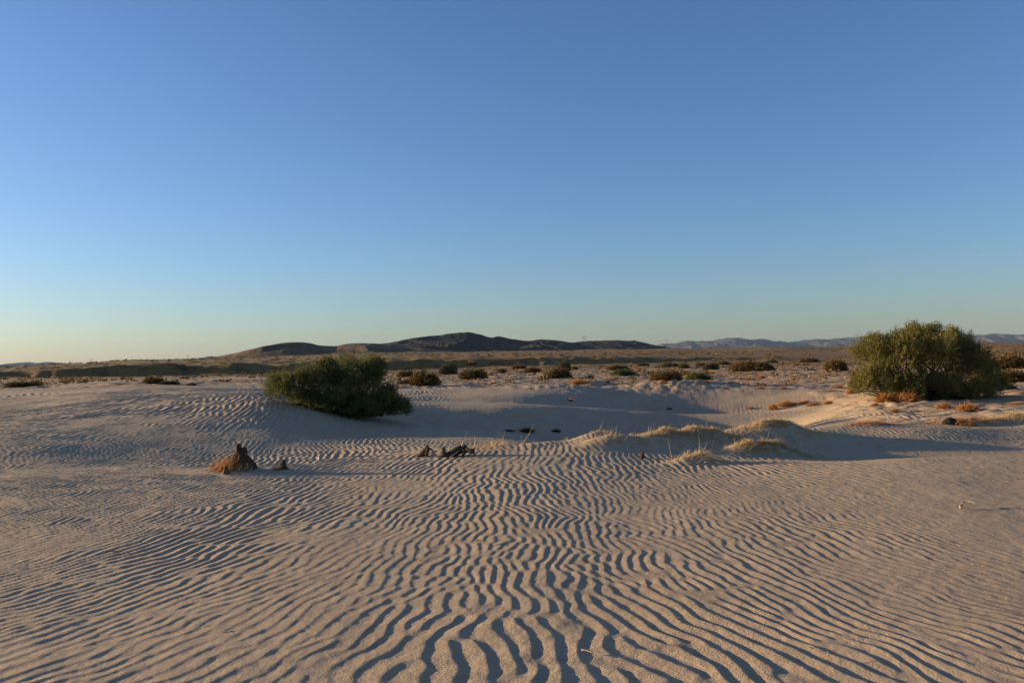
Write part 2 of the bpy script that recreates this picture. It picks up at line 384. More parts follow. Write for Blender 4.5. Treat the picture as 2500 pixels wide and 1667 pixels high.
n.links.new(ramp(n, f, [(.35, (.0084, .0077, .0077)), (.7, (.028, .0252, .0231))]), b.inputs['Base Color']); bump(n, b, f, .8, .03)
STEEL, n, b = new_mat('grey_steel', .5); b.inputs['Base Color'].default_value = (.16, .16, .17, 1)
n.links.new(ramp(n, noise(n, 3, 3), [(.3, (.13, .13, .14)), (.7, (.2, .2, .21))]), b.inputs['Base Color'])

# ------------------------------------------------------------------ ground sheet (polar grid, finest where it is seen closest)
fine = np.radians(np.arange(-41, 41.0001, .072))
side = np.radians(np.concatenate([np.arange(41.4, 60, .4), np.arange(60, 100, 1.5), np.arange(100, 180, 5)]))
TH = np.concatenate([-side[::-1], fine, side])
R = [.05, .3, .7, 1.1, 1.5, 1.9, 2.2, 2.5, 2.75]
while R[-1] < 6000:
    r = R[-1]
    if r < 3.0: dr = .05
    elif r < 15: dr = min(.00050 * r * r, .042)
    elif r < 36: dr = .075
    elif r < 70: dr = .3
    elif 175 < r < 235: dr = .8
    else: dr = r * .02 if r < 800 else r * .06
    R.append(r + dr)
R = np.array(R)
rr, tt = np.meshgrid(R, TH, indexing='ij')
gx = (rr * np.sin(tt)).ravel(); gy = (rr * np.cos(tt)).ravel()
gz = smooth_z(gx, gy)
gz = gz + ripples(gx, gy, gz)
nr, ntn = len(R), len(TH)
ii, jj = np.meshgrid(np.arange(nr - 1), np.arange(ntn), indexing='ij')
a = ii * ntn + jj; bq = ii * ntn + (jj + 1) % ntn
Q = np.stack([a, bq, bq + ntn, a + ntn], -1).reshape(-1, 4)[:, ::-1]
ground = mesh_np('ground', np.stack([gx, gy, gz], 1), Q, GROUND, smooth=True)
gd = np.hypot(gx, gy); gpx = 1250 + F * gx / np.maximum(gy, .5)
dirt = sst(40, 52, gd + 12 * sst(1950, 2150, gpx) + fbm(gx * .2, gy * .2, 3, 71) * 9 + np.clip((gpx - 1300) * .006, -6, 6)) * (.45 + .55 * sst(-.25, .3, fbm(gx * .16, gy * .10, 4, 72)))
soil = sst(70, 150, gd + fbm(gx * .05, gy * .05, 4, 73) * 40)
for nm, v in (('dirt', dirt), ('soil', soil)):
    at = ground.data.attributes.new(nm, 'FLOAT', 'POINT'); at.data.foreach_set('value', v.astype(np.float32))
tag(ground, 'rippled pale sand and brown desert flat', kind='structure')

# ------------------------------------------------------------------ hills and mountains
def range_mesh(name, sil, d0, dc, d1, ybase, mat, seed, gully, nx=420, ny=90, zoff=-4, jag=1.0):
    px = np.linspace(sil[0][0], sil[-1][0], nx)
    ys = pchip([p for p, q in sil], [q for p, q in sil], px) + jag * fbm(px * .035, px * 0, 4, seed + 3)
    s = np.concatenate([np.linspace(0, 1, ny * 2 // 3), 1 + np.linspace(0, 1, ny // 3 + 1)[1:]])
    V = []; zc = CAMZ + (hor(px) - ys) * dc / F
    for si in s:
        d = d0 + (dc - d0) * si if si <= 1 else dc + (d1 - dc) * (si - 1)
        env = si if si <= 1 else 2 - si
        x = (px - 1250) / F * dc
        zb = CAMZ + (hor(px) - ybase) * d0 / F + zoff
        sh = (3 * env ** 2 - 2 * env ** 3) * .6 + env * .4
        rid = np.abs(fbm(x * gully + .8 * fbm(x * gully, np.full_like(x, d) * gully, 2, seed + 7), np.full_like(x, d * gully * .55), 5, seed)) * 2
        z = zb + (zc - zb) * sh * (1 - .8 * rid * (1 - env) * 2 * min(1, env * 6)) 
        yv = np.full_like(x, d) + 22 * gully * 0
        V.append(np.stack([x, yv, z], 1))
    V = np.concatenate(V); m = len(s)
    ii, jj = np.meshgrid(np.arange(m - 1), np.arange(nx - 1), indexing='ij'); a = ii * nx + jj
    Q = np.stack([a, a + 1, a + 1 + nx, a + nx], -1).reshape(-1, 4)
    return mesh_np(name, V, Q, mat, smooth=True)
h1 = range_mesh('hill', [(380, 884), (460, 878), (520, 872), (560, 866), (600, 858), (640, 848), (680, 838), (720, 834), (750, 836), (785, 843), (815, 844), (850, 838), (900, 837), (940, 839), (990, 843), (1040, 848), (1100, 856), (1180, 862)],
     560, 760, 900, 880, hm, 11, .016)
tag(h1, 'low brown desert hill with a rounded top left of the dark ridge', kind='structure')
h2 = range_mesh('hill', [(800, 872), (850, 856), (900, 842), (940, 836), (975, 831), (1000, 826), (1040, 821), (1075, 817), (1095, 813), (1140, 811), (1170, 815), (1200, 823), (1216, 820), (1250, 826), (1290, 831), (1320, 827), (1350, 830), (1395, 834), (1430, 832), (1500, 829), (1550, 831), (1580, 838), (1612, 845), (1650, 850), (1720, 856)],
     720, 930, 1150, 866, dm, 23, .014, nx=700, ny=120, jag=2.4)
tag(h2, 'dark rocky desert ridge on the skyline', kind='structure')
m1 = range_mesh('mountains', [(1480, 862), (1560, 848), (1590, 843), (1620, 840), (1660, 836), (1700, 833), (1740, 829), (1770, 824), (1800, 825), (1840, 828), (1862, 827), (1890, 832), (1930, 833), (1970, 831), (2000, 829), (2080, 824), (2140, 821), (2200, 823), (2280, 823), (2340, 820), (2400, 815), (2440, 814), (2500, 816), (2600, 812), (2800, 822), (3100, 850)],
     3700, 4400, 5200, 856, mm, 37, .006, nx=1100, zoff=-10, jag=5)
tag(m1, 'hazy blue mountain range beyond the right-hand plain', kind='structure')
m2 = range_mesh('mountains', [(-500, 890), (-300, 880), (-150, 888), (0, 893), (20, 889), (50, 888), (65, 884), (90, 884), (110, 882), (140, 885), (170, 889), (190, 891), (215, 888), (240, 886), (262, 885), (300, 880), (330, 877), (345, 878), (372, 882), (400, 876), (420, 879), (480, 876), (515, 870), (540, 874), (620, 884)],
     3900, 4700, 5400, 898, mm, 41, .006, nx=900, zoff=-10, jag=3)
tag(m2, 'faint blue mountains low on the left skyline', kind='structure')

# ------------------------------------------------------------------ large shrubs
def crown(lobes, nsub, nsprig, nleaf, lsize, seed, upward=.55, sub=(.28, .42), sprig=(.16, .34), shoots=110):
    r = np.random.default_rng(seed)
    L = np.array(lobes, float); wgt = (L[:, 3] * L[:, 4] + L[:, 3] * L[:, 5]); wgt = wgt ** .55; wgt /= wgt.sum()
    mb = MB(); centres = []
    for q in range(nsub):
        l = L[r.choice(len(L), p=wgt)]
        d = r.normal(size=3); d /= np.linalg.norm(d)
        if d[2] < -.5: d[2] *= -1
        k = r.uniform(.45, .92)
        c = l[:3] + l[3:] * d * k
        if c[2] < .03: c[2] = r.uniform(.05, .25)
        rad_ = r.uniform(*sub) * min(l[3], l[5])
        centres.append(c); tintc = r.normal(.5, .16)
        m = int(nsprig * r.uniform(.6, 1.3))
        dd = norm(r.normal(size=(m, 3)) + d * .5 + [0, 0, .2])
        p = c + dd * rad_ * r.uniform(.35, 1.05, (m, 1)) * [1, 1, 1.15]
        sd_ = norm(dd * .5 + [0, 0, upward] + d * .25 + r.normal(size=(m, 3)) * .35)
        sl_ = r.uniform(*sprig, m)
        tt_ = np.clip(tintc + r.normal(0, .12, m), 0, 1)
        f = r.uniform(0, 1, (m, nleaf))
        pp = (p[:, None] + sd_[:, None] * (f * sl_[:, None])[..., None]).reshape(-1, 3)
        ld = norm(np.repeat(sd_, nleaf, 0) + r.normal(size=(m * nleaf, 3)) * .75)
        ll = r.uniform(.7, 1.3, m * nleaf) * lsize; keep = pp[:, 2] > .0
        V, T, t = leaves(pp[keep], ld[keep], ll[keep], ll[keep] * .30, np.clip(np.repeat(tt_, nleaf) + r.normal(0, .1, m * nleaf), 0, 1)[keep])
        mb.add(V, T, t)
    for q in range(shoots):
        l = L[r.choice(len(L), p=wgt)]; d = norm(r.normal(size=3) * [1, .8, .6] + [0, 0, .7]); b0 = l[:3] + l[3:] * d * .9
        if b0[2] < .1: continue
        sd_ = norm(d * .6 + [0, 0, .6] + r.normal(size=3) * .3); Ls = r.uniform(.25, .55); m = 60
        f = r.uniform(0, 1, m) ** .8; pp = b0 + sd_ * (f * Ls)[:, None] + r.normal(size=(m, 3)) * .02
        ll = r.uniform(.7, 1.2, m) * lsize * (1.1 - .5 * f)
        V, T, t = leaves(pp, norm(sd_ + r.normal(size=(m, 3)) * .6), ll, ll * .3, np.clip(r.normal(.6, .15) + r.normal(0, .1, m), 0, 1)); mb.add(V, T, t)
    return mb, centres
def limbs(centres, base, r0, seed, nmain=9):
    r = np.random.default_rng(seed); mb = MB()
    for c in centres:
        b0 = np.array(base[r.integers(len(base))]) + r.normal(size=3) * [.08, .08, 0]
        mid = b0 * .45 + c * .55 + r.normal(size=3) * .08; mid[2] = max(mid[2], .08)
        p = smooth_path([b0, b0 * .75 + c * .25 + [0, 0, .08], mid, c], 8)
        V, T = tube(p, np.linspace(r0 * r.uniform(.6, 1), .006, 8), 5, .1); mb.add(V, T)
    return mb
def at_depth(px, py, d):
    v = dir_px(px, py); s = d / v[1]; return np.array([v[0] * s, d, CAMZ + v[2] * s])
def lobe(px, py, d, rpx, ry, rz=None):
    c = at_depth(px, py, d); rr_ = rpx * d / F
    return [*c, rr_, ry, (rz or rpx) * d / F]
def big_shrub(name, part, lob, d0, base_px, mat, label, cat, seed, **kw):
    bx = at_depth(*base_px, d0); loc = np.array([bx[0], d0, Z(bx[0], d0) - .03])
    L = [[*(np.array(l[:3]) - loc), *l[3:]] for l in lob]
    e = empty(name, loc); tag(e, label, cat)
    mb, cen = crown(L, seed=seed, **kw)
    # keep leaves above the sand
    mb.build('crown', mat, e)
    bases = [(l[0] * .6, l[1] * .6, 0.0) for l in L]
    limbs(cen, bases, .04, seed + 1).build('branches', BARK, e)
    return e
D1 = 20.6
big_shrub('shrub', 'crown', [
    lobe(684, 946, D1 + .3, 34, .45, 24), lobe(715, 960, D1 - .2, 42, .5, 30), lobe(762, 945, D1, 48, .6, 36), lobe(712, 980, D1 - .2, 32, .4, 18), lobe(765, 992, D1 - .2, 40, .5, 20), lobe(798, 906, D1 + .3, 27, .4, 20), lobe(810, 930, D1 + .1, 38, .5, 26), lobe(850, 940, D1, 45, .7, 35),
    lobe(908, 903, D1 + .3, 22, .4, 22), lobe(898, 940, D1, 36, .7, 40), lobe(915, 980, D1 - .1, 42, .6, 32), lobe(955, 985, D1 - .1, 34, .45, 28), lobe(972, 1005, D1 + .1, 24, .4, 22), lobe(830, 985, D1 - .4, 50, .5, 26), lobe(885, 1005, D1 - .3, 45, .5, 18),
    lobe(800, 940, D1 + 2.4, 45, .9, 36), lobe(885, 940, D1 + 2.6, 45, .9, 38), lobe(850, 925, D1 + 5.0, 50, 1.1, 40), lobe(890, 930, D1 + 6.6, 38, .8, 40)],  # rear lobes, hidden from the camera, added to cast shade over the hollow
    D1, (850, 1000), GREEN, 'broad dark green feathery shrub on the left dune', 'shrub', 101,
    nsub=230, nsprig=64, nleaf=10, lsize=.050, sub=(.35, .6), sprig=(.12, .26))
D2 = 26.5
big_shrub('shrub', 'crown', [
    lobe(2125, 885, D2, 40, .9, 50), lobe(2112, 935, D2 - .3, 30, .7, 30), lobe(2105, 952, D2 - .2, 24, .6, 18), lobe(2155, 856, D2 + .2, 36, .8, 36), lobe(2195, 890, D2 - .4, 50, 1.1, 60), lobe(2212, 846, D2, 36, .8, 36), lobe(2250, 842, D2 + .1, 34, .8, 36), lobe(2275, 826, D2 + .1, 26, .6, 22),
    lobe(2280, 880, D2 - .4, 52, 1.1, 60), lobe(2325, 836, D2 + .4, 18, .4, 26), lobe(2335, 875, D2, 45, 1.0, 55), lobe(2370, 895, D2, 40, .9, 50), lobe(2385, 915, D2 + .1, 46, .9, 46), lobe(2420, 942, D2 + .4, 28, .7, 30),
    lobe(2160, 945, D2 - .6, 50, .7, 30), lobe(2210, 955, D2 - .8, 50, .6, 24), lobe(2270, 955, D2 - .8, 55, .6, 26), lobe(2330, 955, D2 - .6, 50, .7, 28), lobe(2390, 962, D2 - .2, 40, .7, 20)],
    D2, (2250, 968), OLIVE, 'tall rounded olive green bush, the highest plant on the right', 'bush', 202,
    nsub=250, nsprig=72, nleaf=10, lsize=.056, upward=.8, sub=(.32, .6), sprig=(.14, .32))

# ------------------------------------------------------------------ low dome shrubs
def dome_mesh(nm, mat, seed, n=900, flat=1.0, lsz=.10, lean=0.0, bumps=5):
    """unit dome: radius 1, height 1; upright twiggy sprigs"""
    r = np.random.default_rng(seed); mb = MB()
    B = [(0, 0, 1.0, 1.0)] + [(r.uniform(-.6, .6), r.uniform(-.5, .5), r.uniform(.4, .6), r.uniform(.6, .95)) for _ in range(bumps)]
    per = n // len(B) + 1
    for (bx, by, br, bh) in B:
        m = int(per * (1.6 if br == 1 else 1))
        d = norm(r.normal(size=(m, 3))); d[:, 2] = np.abs(d[:, 2])
        k = r.uniform(.72, 1.02, (m, 1))
        p = np.array([bx, by, 0]) + d * k * [br * .92, br * .8, bh * .9]
        dr = norm(d * [.6, .6, .5] + [lean, 0, .7] + r.normal(size=(m, 3)) * .25)
        tn = np.clip(r.normal(.5, .2, m), 0, 1)
        for q in range(5):
            pp = p + dr * r.uniform(-.12, .05, (m, 1)); L = r.uniform(.7, 1.5, m) * lsz
            V, T, t = leaves(pp, norm(dr + r.normal(size=(m, 3)) * .35), L, L * .32, np.clip(tn + r.normal(0, .12, m), 0, 1)); mb.add(V, T, t)
    # inner body of twigs keeps the dome opaque
    m = n
    d = norm(r.normal(size=(m, 3))); d[:, 2] = np.abs(d[:, 2]); p0 = d * [.15, .15, 0]; L = r.uniform(.6, .85, m)
    V, T, t = blades(p0, norm(d * [1, .9, .95]), L, np.full(m, .045), np.zeros((m, 3)), np.clip(r.normal(.25, .1, m), 0, 1)); mb.add(V, T, t)
    V = np.concatenate(mb.V); me = mesh_np(nm, V, np.concatenate(mb.T), mat, None, False, np.concatenate(mb.t))
    return me
PROTO = {}
def tuft_mesh(nm, mat, seed, n=900):
    r = np.random.default_rng(seed); d = norm(r.normal(size=(n, 3)) * [1, .9, .8]); d[:, 2] = np.abs(d[:, 2]) + .3; d = norm(d)
    p = np.stack([r.normal(0, .22, n), r.normal(0, .2, n), np.zeros(n)], 1); L = r.uniform(.45, 1.0, n)
    V, T, t = blades(p, d, L, np.full(n, .05), r.normal(size=(n, 3)) * .2 + [.12, 0, -.1], np.clip(r.normal(.5, .25, n), 0, 1))
    return mesh_np(nm, V, T, mat, None, False, t)
def proto(kind):
    if kind in ('tuft', 'tuft2', 'darktuft'):
        if kind not in PROTO:
            o = tuft_mesh('dry_tuft', DARKBR if kind == 'darktuft' else RUST, 350 + len(kind)); PROTO[kind] = o.data; bpy.data.objects.remove(o)
        return PROTO[kind]
    if kind not in PROTO:
        mat, seed, kw = {'brown': (BROWNSHRUB, 1, {}), 'brown2': (BROWNSHRUB, 2, dict(bumps=7)), 'green': (GREYGREEN, 3, {}), 'dark': (GREEN, 4, dict(bumps=6)),
                         'rust': (RUSTSHRUB, 5, dict(lsz=.11)), 'rust2': (RUST, 6, dict(lsz=.15, bumps=3)), 'darkdry': (DARKBR, 7, dict(lsz=.14, n=500))}[kind]
        o = dome_mesh('shrub', mat, 300 + seed, **kw); PROTO[kind] = o.data; bpy.data.objects.remove(o)
    return PROTO[kind]
def place_dome(name, kind, px, py, wpx, hpx, label, cat, group, depth_ratio=.8):
    x, y, z = spot(px, py); W = wpx * y / F / 2; H = hpx * y / F
    if 'tuft' in kind: W *= 1.2; H *= 1.05
    o = bpy.data.objects.new(name, proto(kind)); C.objects.link(o)
    o.location = (x, y + W * depth_ratio * .7, Z(x, y + W * depth_ratio * .7) - .04 - .0 * H); o.scale = (W, W * depth_ratio, H + .04)
    o.rotation_euler.z = rng.uniform(-.5, .5)
    return tag(o, label, cat, group)
G1 = 'low shrubs on the sandy flat'
for a in [
 ('brown', 1032, 943, 82, 42, 'round brown-green shrub just right of the large left shrub'),
 ('brown2', 990, 921, 56, 20, 'small dark brown shrub half hidden behind the nearest round shrub'),
 ('brown', 1000, 938, 70, 14, 'low olive shrub skirt at the left foot of the round shrub'),
 ('green', 1092, 914, 52, 32, 'grey-green shrub between two round brown shrubs'),
 ('brown2', 1153, 926, 82, 32, 'round brown shrub right of the grey-green shrub'),
 ('dark', 1226, 910, 32, 14, 'small dark shrub below the long dark bluff'),
 ('brown', 1300, 909, 48, 15, 'low dark brown mound shrub left of the pale upright shrub'),
 ('rust', 1268, 900, 44, 12, 'low reddish shrub in front of the dark bluff'),
 ('brown2', 1367, 923, 76, 30, 'dark olive dome shrub in front of the pale upright shrub'),
 ('green', 1378, 905, 36, 30, 'pale grey-green upright shrub behind the dark olive dome'),
 ('dark', 1404, 902, 22, 10, 'little dark shrub right of the pale upright shrub'),
 ('brown', 1510, 903, 58, 14, 'flat olive shrub on the rim of a sand mound'),
 ('dark', 1528, 917, 74, 19, 'dark green sprawling shrub on a sand mound'),
 ('brown', 1572, 893, 34, 8, 'low rusty shrub in front of the far plain'),
 ('brown2', 1630, 930, 92, 28, 'olive shrub on the left half of the shared sand mound'),
 ('dark', 1712, 926, 76, 25, 'dark green shrub on the right half of the shared sand mound'),
 ('brown', 1638, 896, 46, 15, 'dark brown shrub, the left one of the row behind the sand mound'),
 ('dark', 1672, 899, 36, 16, 'compact dark shrub, second in the row behind the sand mound'),
 ('brown2', 1712, 893, 30, 10, 'small brown shrub, third in the row behind the sand mound'),
 ('green', 1738, 902, 46, 20, 'grey-green shrub left of the wide brown shrub'),
 ('dark', 1770, 890, 38, 12, 'small dark shrub left of and beyond the wide brown shrub'),
 ('brown', 1842, 906, 112, 30, 'wide brown-green shrub in the middle of the right-hand flat'),
 ('dark', 1888, 886, 36, 10, 'small dark shrub behind the right end of the wide brown shrub'),
 ('rust', 1985, 884, 56, 12, 'flat rust-red shrub on the far flat left of the tall bush'),
 ('rust', 2052, 905, 62, 32, 'orange-brown shrub touching the left side of the tall bush'),
 ('brown2', 38, 944, 96, 18, 'flat dark shrub at the left edge of the photo'),
 ('brown', 365, 937, 62, 18, 'brown mound shrub on the left skyline of the dune'),
 ('green', 405, 938, 56, 11, 'pale grey low shrub beside the brown mound shrub'),
 ('rust', 466, 941, 28, 8, 'tiny reddish shrub on the dune skyline'),
 ('brown', 2495, 900, 170, 42, 'broad brown brush at the right edge beyond the tall bush'),
 ('brown2', 2495, 930, 150, 34, 'low brown brush at the right edge below the broad brush'),
 ('dark', 2466, 950, 66, 22, 'dark shrub in the shade right of the tall bush'),
 ('brown', 1150, 893, 26, 8, 'tiny brown shrub below the pale cut bank')]:
    place_dome('shrub', *a[:5], a[5], 'shrub', G1)

# dry tufts
G2 = 'dry orange tufts on the right-hand sand'
for a in [
 ('tuft', 1890, 1001, 24, 20, 'upright orange tuft at the near end of the tuft line'),
 ('tuft2', 1927, 993, 50, 17, 'broad orange tuft next to the upright tuft'),
 ('tuft', 1968, 986, 26, 11, 'small orange tuft in the middle of the tuft line'),
 ('tuft2', 1992, 990, 42, 10, 'low spread orange tuft right of the middle of the tuft line'),
 ('tuft', 2025, 986, 24, 12, 'bright orange tuft at the right end of the tuft line'),
 ('tuft2', 1832, 999, 18, 7, 'tiny orange tuft left of the upright tuft'),
 ('tuft', 1858, 950, 18, 8, 'small pinkish tuft above the upper dark hollow'),
 ('tuft2', 1914, 951, 18, 10, 'pale tuft right of the pinkish tuft above the hollow'),
 ('tuft', 1830, 928, 20, 8, 'low rusty tuft below the wide brown shrub, right one'),
 ('tuft2', 1788, 934, 22, 8, 'low rusty tuft below the wide brown shrub, left one'),
 ('tuft', 1860, 924, 18, 10, 'pale orange tuft under the right end of the wide brown shrub'),
 ('tuft2', 2082, 962, 28, 12, 'orange tuft under the left side of the tall bush'),
 ('tuft', 2162, 982, 40, 26, 'fiery orange tuft at the foot of the tall bush, left of two'),
 ('tuft2', 2222, 982, 60, 28, 'wide fiery orange tuft under the middle of the tall bush'),
 ('tuft2', 2190, 962, 80, 16, 'orange growth band close under the tall bush'),
 ('tuft', 2138, 991, 20, 10, 'small brown-orange tuft left of the fiery tufts'),
 ('tuft', 2310, 998, 36, 20, 'orange tuft below the right half of the tall bush'),
 ('tuft2', 2372, 1005, 58, 26, 'leaning broad brown-orange tuft right of the other tufts'),
 ('tuft', 2187, 1007, 20, 13, 'single golden tuft on the open sand below the tall bush'),
 ('tuft2', 2152, 997, 18, 6, 'flat straw tuft left of the single golden tuft'),
 ('tuft', 2050, 947, 20, 8, 'small pink tuft left of the tall bush'),
 ('tuft2', 2030, 957, 16, 6, 'tiny pink tuft far left of the tall bush'),
 ('tuft', 2490, 988, 40, 8, 'low orange tuft at the right edge of the photo'),
 ('tuft2', 2360, 1040, 66, 12, 'flat rusty tuft right of the dark rock'),
 ('tuft', 1392, 980, 14, 8, 'lone orange tuft in the blue shadow of the hollow'),
 ('tuft2', 1415, 940, 46, 14, 'orange growth on the small sand mound beside the dark hollow'),
 ('darktuft', 1484, 935, 10, 8, 'tiny dark tuft right of the small sand mound'),
 ('tuft2', 1620, 936, 24, 8, 'orange tuft at the foot of the shared sand mound')]:
    place_dome('dry_tuft', *a[:5], a[5], 'dry tuft', G2)
G3 = 'dark tufts in the shaded hollow'
for a in [
 ('darktuft', 1285, 1057, 34, 15, 'spiky dark tuft on the shaded dune brink'),
 ('darktuft', 1357, 1056, 22, 11, 'lone dark tuft right of the spiky tuft in the hollow'),
 ('darktuft', 1240, 1054, 30, 5, 'low dark growth along the brink left of the spiky tuft'),
 ('darktuft', 1634, 1000, 14, 6, 'small dark tuft on the thin bright sand strip')]:
    place_dome('dark_tuft', *a[:5], a[5], 'tuft', G3)

# ------------------------------------------------------------------ grass on the hummocks
def hum_grass(name, k, nbl, label, Lr=(.05, .14), W=.007, mat=STRAW, sweep=(.8, .1, .5), cover=1.0, tmean=.55, zmin=.28, group='grassy sand hummocks'):
    X, Y, a, b_, an, h = HUMW[k]
    n = nbl * 3; g = np.clip(rng.normal(size=(n, 2)) * .52, -1.5, 1.5) * cover
    u = g[:, 0] * a * .95; v = g[:, 1] * b_ * .8
    x = X + u * math.cos(an) - v * math.sin(an); y = Y + u * math.sin(an) + v * math.cos(an)
    keep = vnoise(x * 5, y * 5, 88) + .5 * vnoise(x * 13, y * 13, 89) > -.5; x = x[keep][:nbl]; y = y[keep][:nbl]; n = len(x)
    z = smooth_z(x, y); bz = Z(X, Y)
    P = np.stack([x - X, y - Y, z - bz - .01], 1)
    d = norm(np.array(sweep) + rng.normal(size=(n, 3)) * [.55, .6, .38]); d[:, 2] = np.abs(d[:, 2])
    L = rng.uniform(*Lr, n); tt_ = np.clip(rng.normal(tmean, .2, n) + .25 * vnoise(x * 3, y * 3, 90), 0, 1)
    mb = MB(); mb.add(*blades(P, d, L, np.full(n, W), np.array([.18, .0, -.22]) + rng.normal(size=(n, 3)) * .08, tt_))
    q = rng.permutation(n)[:max(8, n // 140)]; ds = norm(np.array([.35, 0, .8]) + rng.normal(size=(len(q), 3)) * .35); ds[:, 2] = np.abs(ds[:, 2])
    mb.add(*blades(P[q], ds, rng.uniform(Lr[1], Lr[1] * 2.2, len(q)), np.full(len(q), W * .8), rng.normal(size=(len(q), 3)) * .2, np.clip(rng.normal(.7, .2, len(q)), 0, 1)))
    o = mb.build(name, mat, None, False, (X, Y, bz)); return tag(o, label, 'dry grass', group)
hum_grass('dry_grass', 0, 3600, 'long golden grass swept over the middle hummock')
hum_grass('dry_grass', 1, 500, 'thin golden grass on the low left end of the middle hummock')
hum_grass('dry_grass', 2, 3000, 'golden grass on the far right hummock on the crest')
hum_grass('dry_grass', 3, 3000, 'golden brown grass on the near hummock beside the long shadow', tmean=.42)
hum_grass('dry_grass', 4, 500, 'pale flattened straw on the low hummock beside the small stump', Lr=(.06, .14), sweep=(1, -.1, .3))
hum_grass('dry_grass', 5, 500, 'little straw patch on the nearest small hummock', Lr=(.08, .2))
hum_grass('dry_grass', 6, 420, 'golden grass on the small hummock left of the others', Lr=(.05, .12))
hum_grass('dry_grass', 13, 700, 'rusty dry grass beside the dark rock', mat=RUST, Lr=(.1, .22))
hum_grass('dry_grass', 14, 1200, 'golden grass at the right edge behind the long shadow', Lr=(.12, .28))
hum_grass('dry_grass', 15, 600, 'rusty dry grass behind the long shadow crest', mat=RUST, Lr=(.08, .18))
hum_grass('dry_grass', 10, 160, 'sparse straw around the driftwood', Lr=(.06, .16))
hum_grass('dry_grass', 11, 240, 'sparse straw right of the driftwood', Lr=(.06, .18))

# ------------------------------------------------------------------ stumps and driftwood
def stump(name, px, py, wpx, hpx, peaks, label, seed, mat=STUMP, skew=.0):
    x, y, z = spot(px, py); W = wpx * y / F / 2; H = hpx * y / F; r = np.random.default_rng(seed)
    e = empty(name, (x, y + W * .6, Z(x, y + W * .6) - .03)); tag(e, label, 'stump', 'weathered stumps')
    n, m = 40, 16; V = []
    for i in range(m):
        f = i / (m - 1)
        for k in range(n):
            q = 2 * math.pi * k / n
            rr_ = W * ((1 - f) ** .85 * .86 + .20 - .06 * f) * (1 + .10 * math.sin(q * 5 + 1.2 * f * 4 + seed) + .07 * math.sin(q * 11 + seed) + r.normal(0, .03))
            zz = f * H * .84
            V.append((rr_ * math.cos(q) + skew * W * f, rr_ * .8 * math.sin(q), zz + (r.uniform(0, .10 * H) if i == m - 1 else 0)))
    T = []
    for i in range(m - 1):
        for k in range(n):
            p, q = i * n + k, i * n + (k + 1) % n
            T += [(p, q, q + n), (p, q + n, p + n)]
    V.append((skew * W, 0, H * .74)); c = len(V) - 1
    T += [(c, (m - 1) * n + k, (m - 1) * n + (k + 1) % n) for k in range(n)]
    MB().add(V, T).build('body', mat, e, smooth=False)
    for (fx, ft, fr) in peaks:
        pts = [(fx * W * .8, .0, H * .45), (fx * W, .02 * W, H * (.45 + ft) / 2 + .12 * H), (fx * W * 1.05, 0, H * ft)]
        Vt, Tt = tube(smooth_path(pts, 7), np.linspace(W * fr * 1.2, W * fr * .55, 7), 9, .22); MB().add(Vt, Tt).build('splinter', mat, e)
    return e, W, H
e, W, H = stump('stump', 580, 1147, 74, 60, [(-.12, 1.06, .24), (.28, .90, .20), (-.30, .80, .14)], 'tall cone-shaped dark stump with a split top, dry grass on its left', 5)
bx, by = e.location.x, e.location.y
def skirt(name, cx, cy, ax, ay, nb, label, mat, Lr, sweep, group, W=.006, hz=0.0):
    P = np.stack([cx + rng.normal(size=nb) * ax * .5, cy + rng.normal(size=nb) * ay * .5], 1)
    z = smooth_z(P[:, 0], P[:, 1]); bz = Z(cx, cy)
    p = np.stack([P[:, 0] - cx, P[:, 1] - cy, z - bz - .01 + hz * rng.uniform(0, 1, nb)], 1)
    d = norm(np.array(sweep) + rng.normal(size=(nb, 3)) * .45); d[:, 2] = np.abs(d[:, 2])
    V, T, t = blades(p, d, rng.uniform(*Lr, nb), np.full(nb, W), rng.normal(size=(nb, 3)) * .15, np.clip(rng.normal(.55, .22, nb), 0, 1))
    o = mesh_np(name, V, T, mat, None, False, t, (cx, cy, bz)); return tag(o, label, 'dry grass', group)
G4 = 'dry grass around the stumps'
skirt('dry_grass', bx - .17, by - .12, .20, .14, 420, 'rusty grass piled on the left side of the tall stump', RUST, (.10, .28), (.35, .1, .9), G4)
skirt('dry_grass', bx + .02, by - .22, .22, .06, 160, 'straw in front of the tall stump', STRAW, (.08, .18), (.4, -.2, .6), G4, .004)
stump('stump', 549, 1158, 26, 24, [(0, 1.05, .3)], 'small brown stump tip in the grass left of the tall stump', 9, DRIFT)
stump('stump', 688, 1146, 28, 28, [(.15, 1.0, .4), (-.3, .75, .3)], 'small dark rounded stump right of the tall stump', 12)
xs, ys, zs = spot(682, 1147)
skirt('dry_grass', xs - .04, ys - .06, .05, .03, 60, 'small rusty tuft at the foot of the small rounded stump', RUST, (.05, .12), (.1, 0, .9), G4)
stump('stump', 1569, 1118, 17, 19, [(.2, 1.0, .4)], 'little dark stump at the end of the flattened straw', 15)

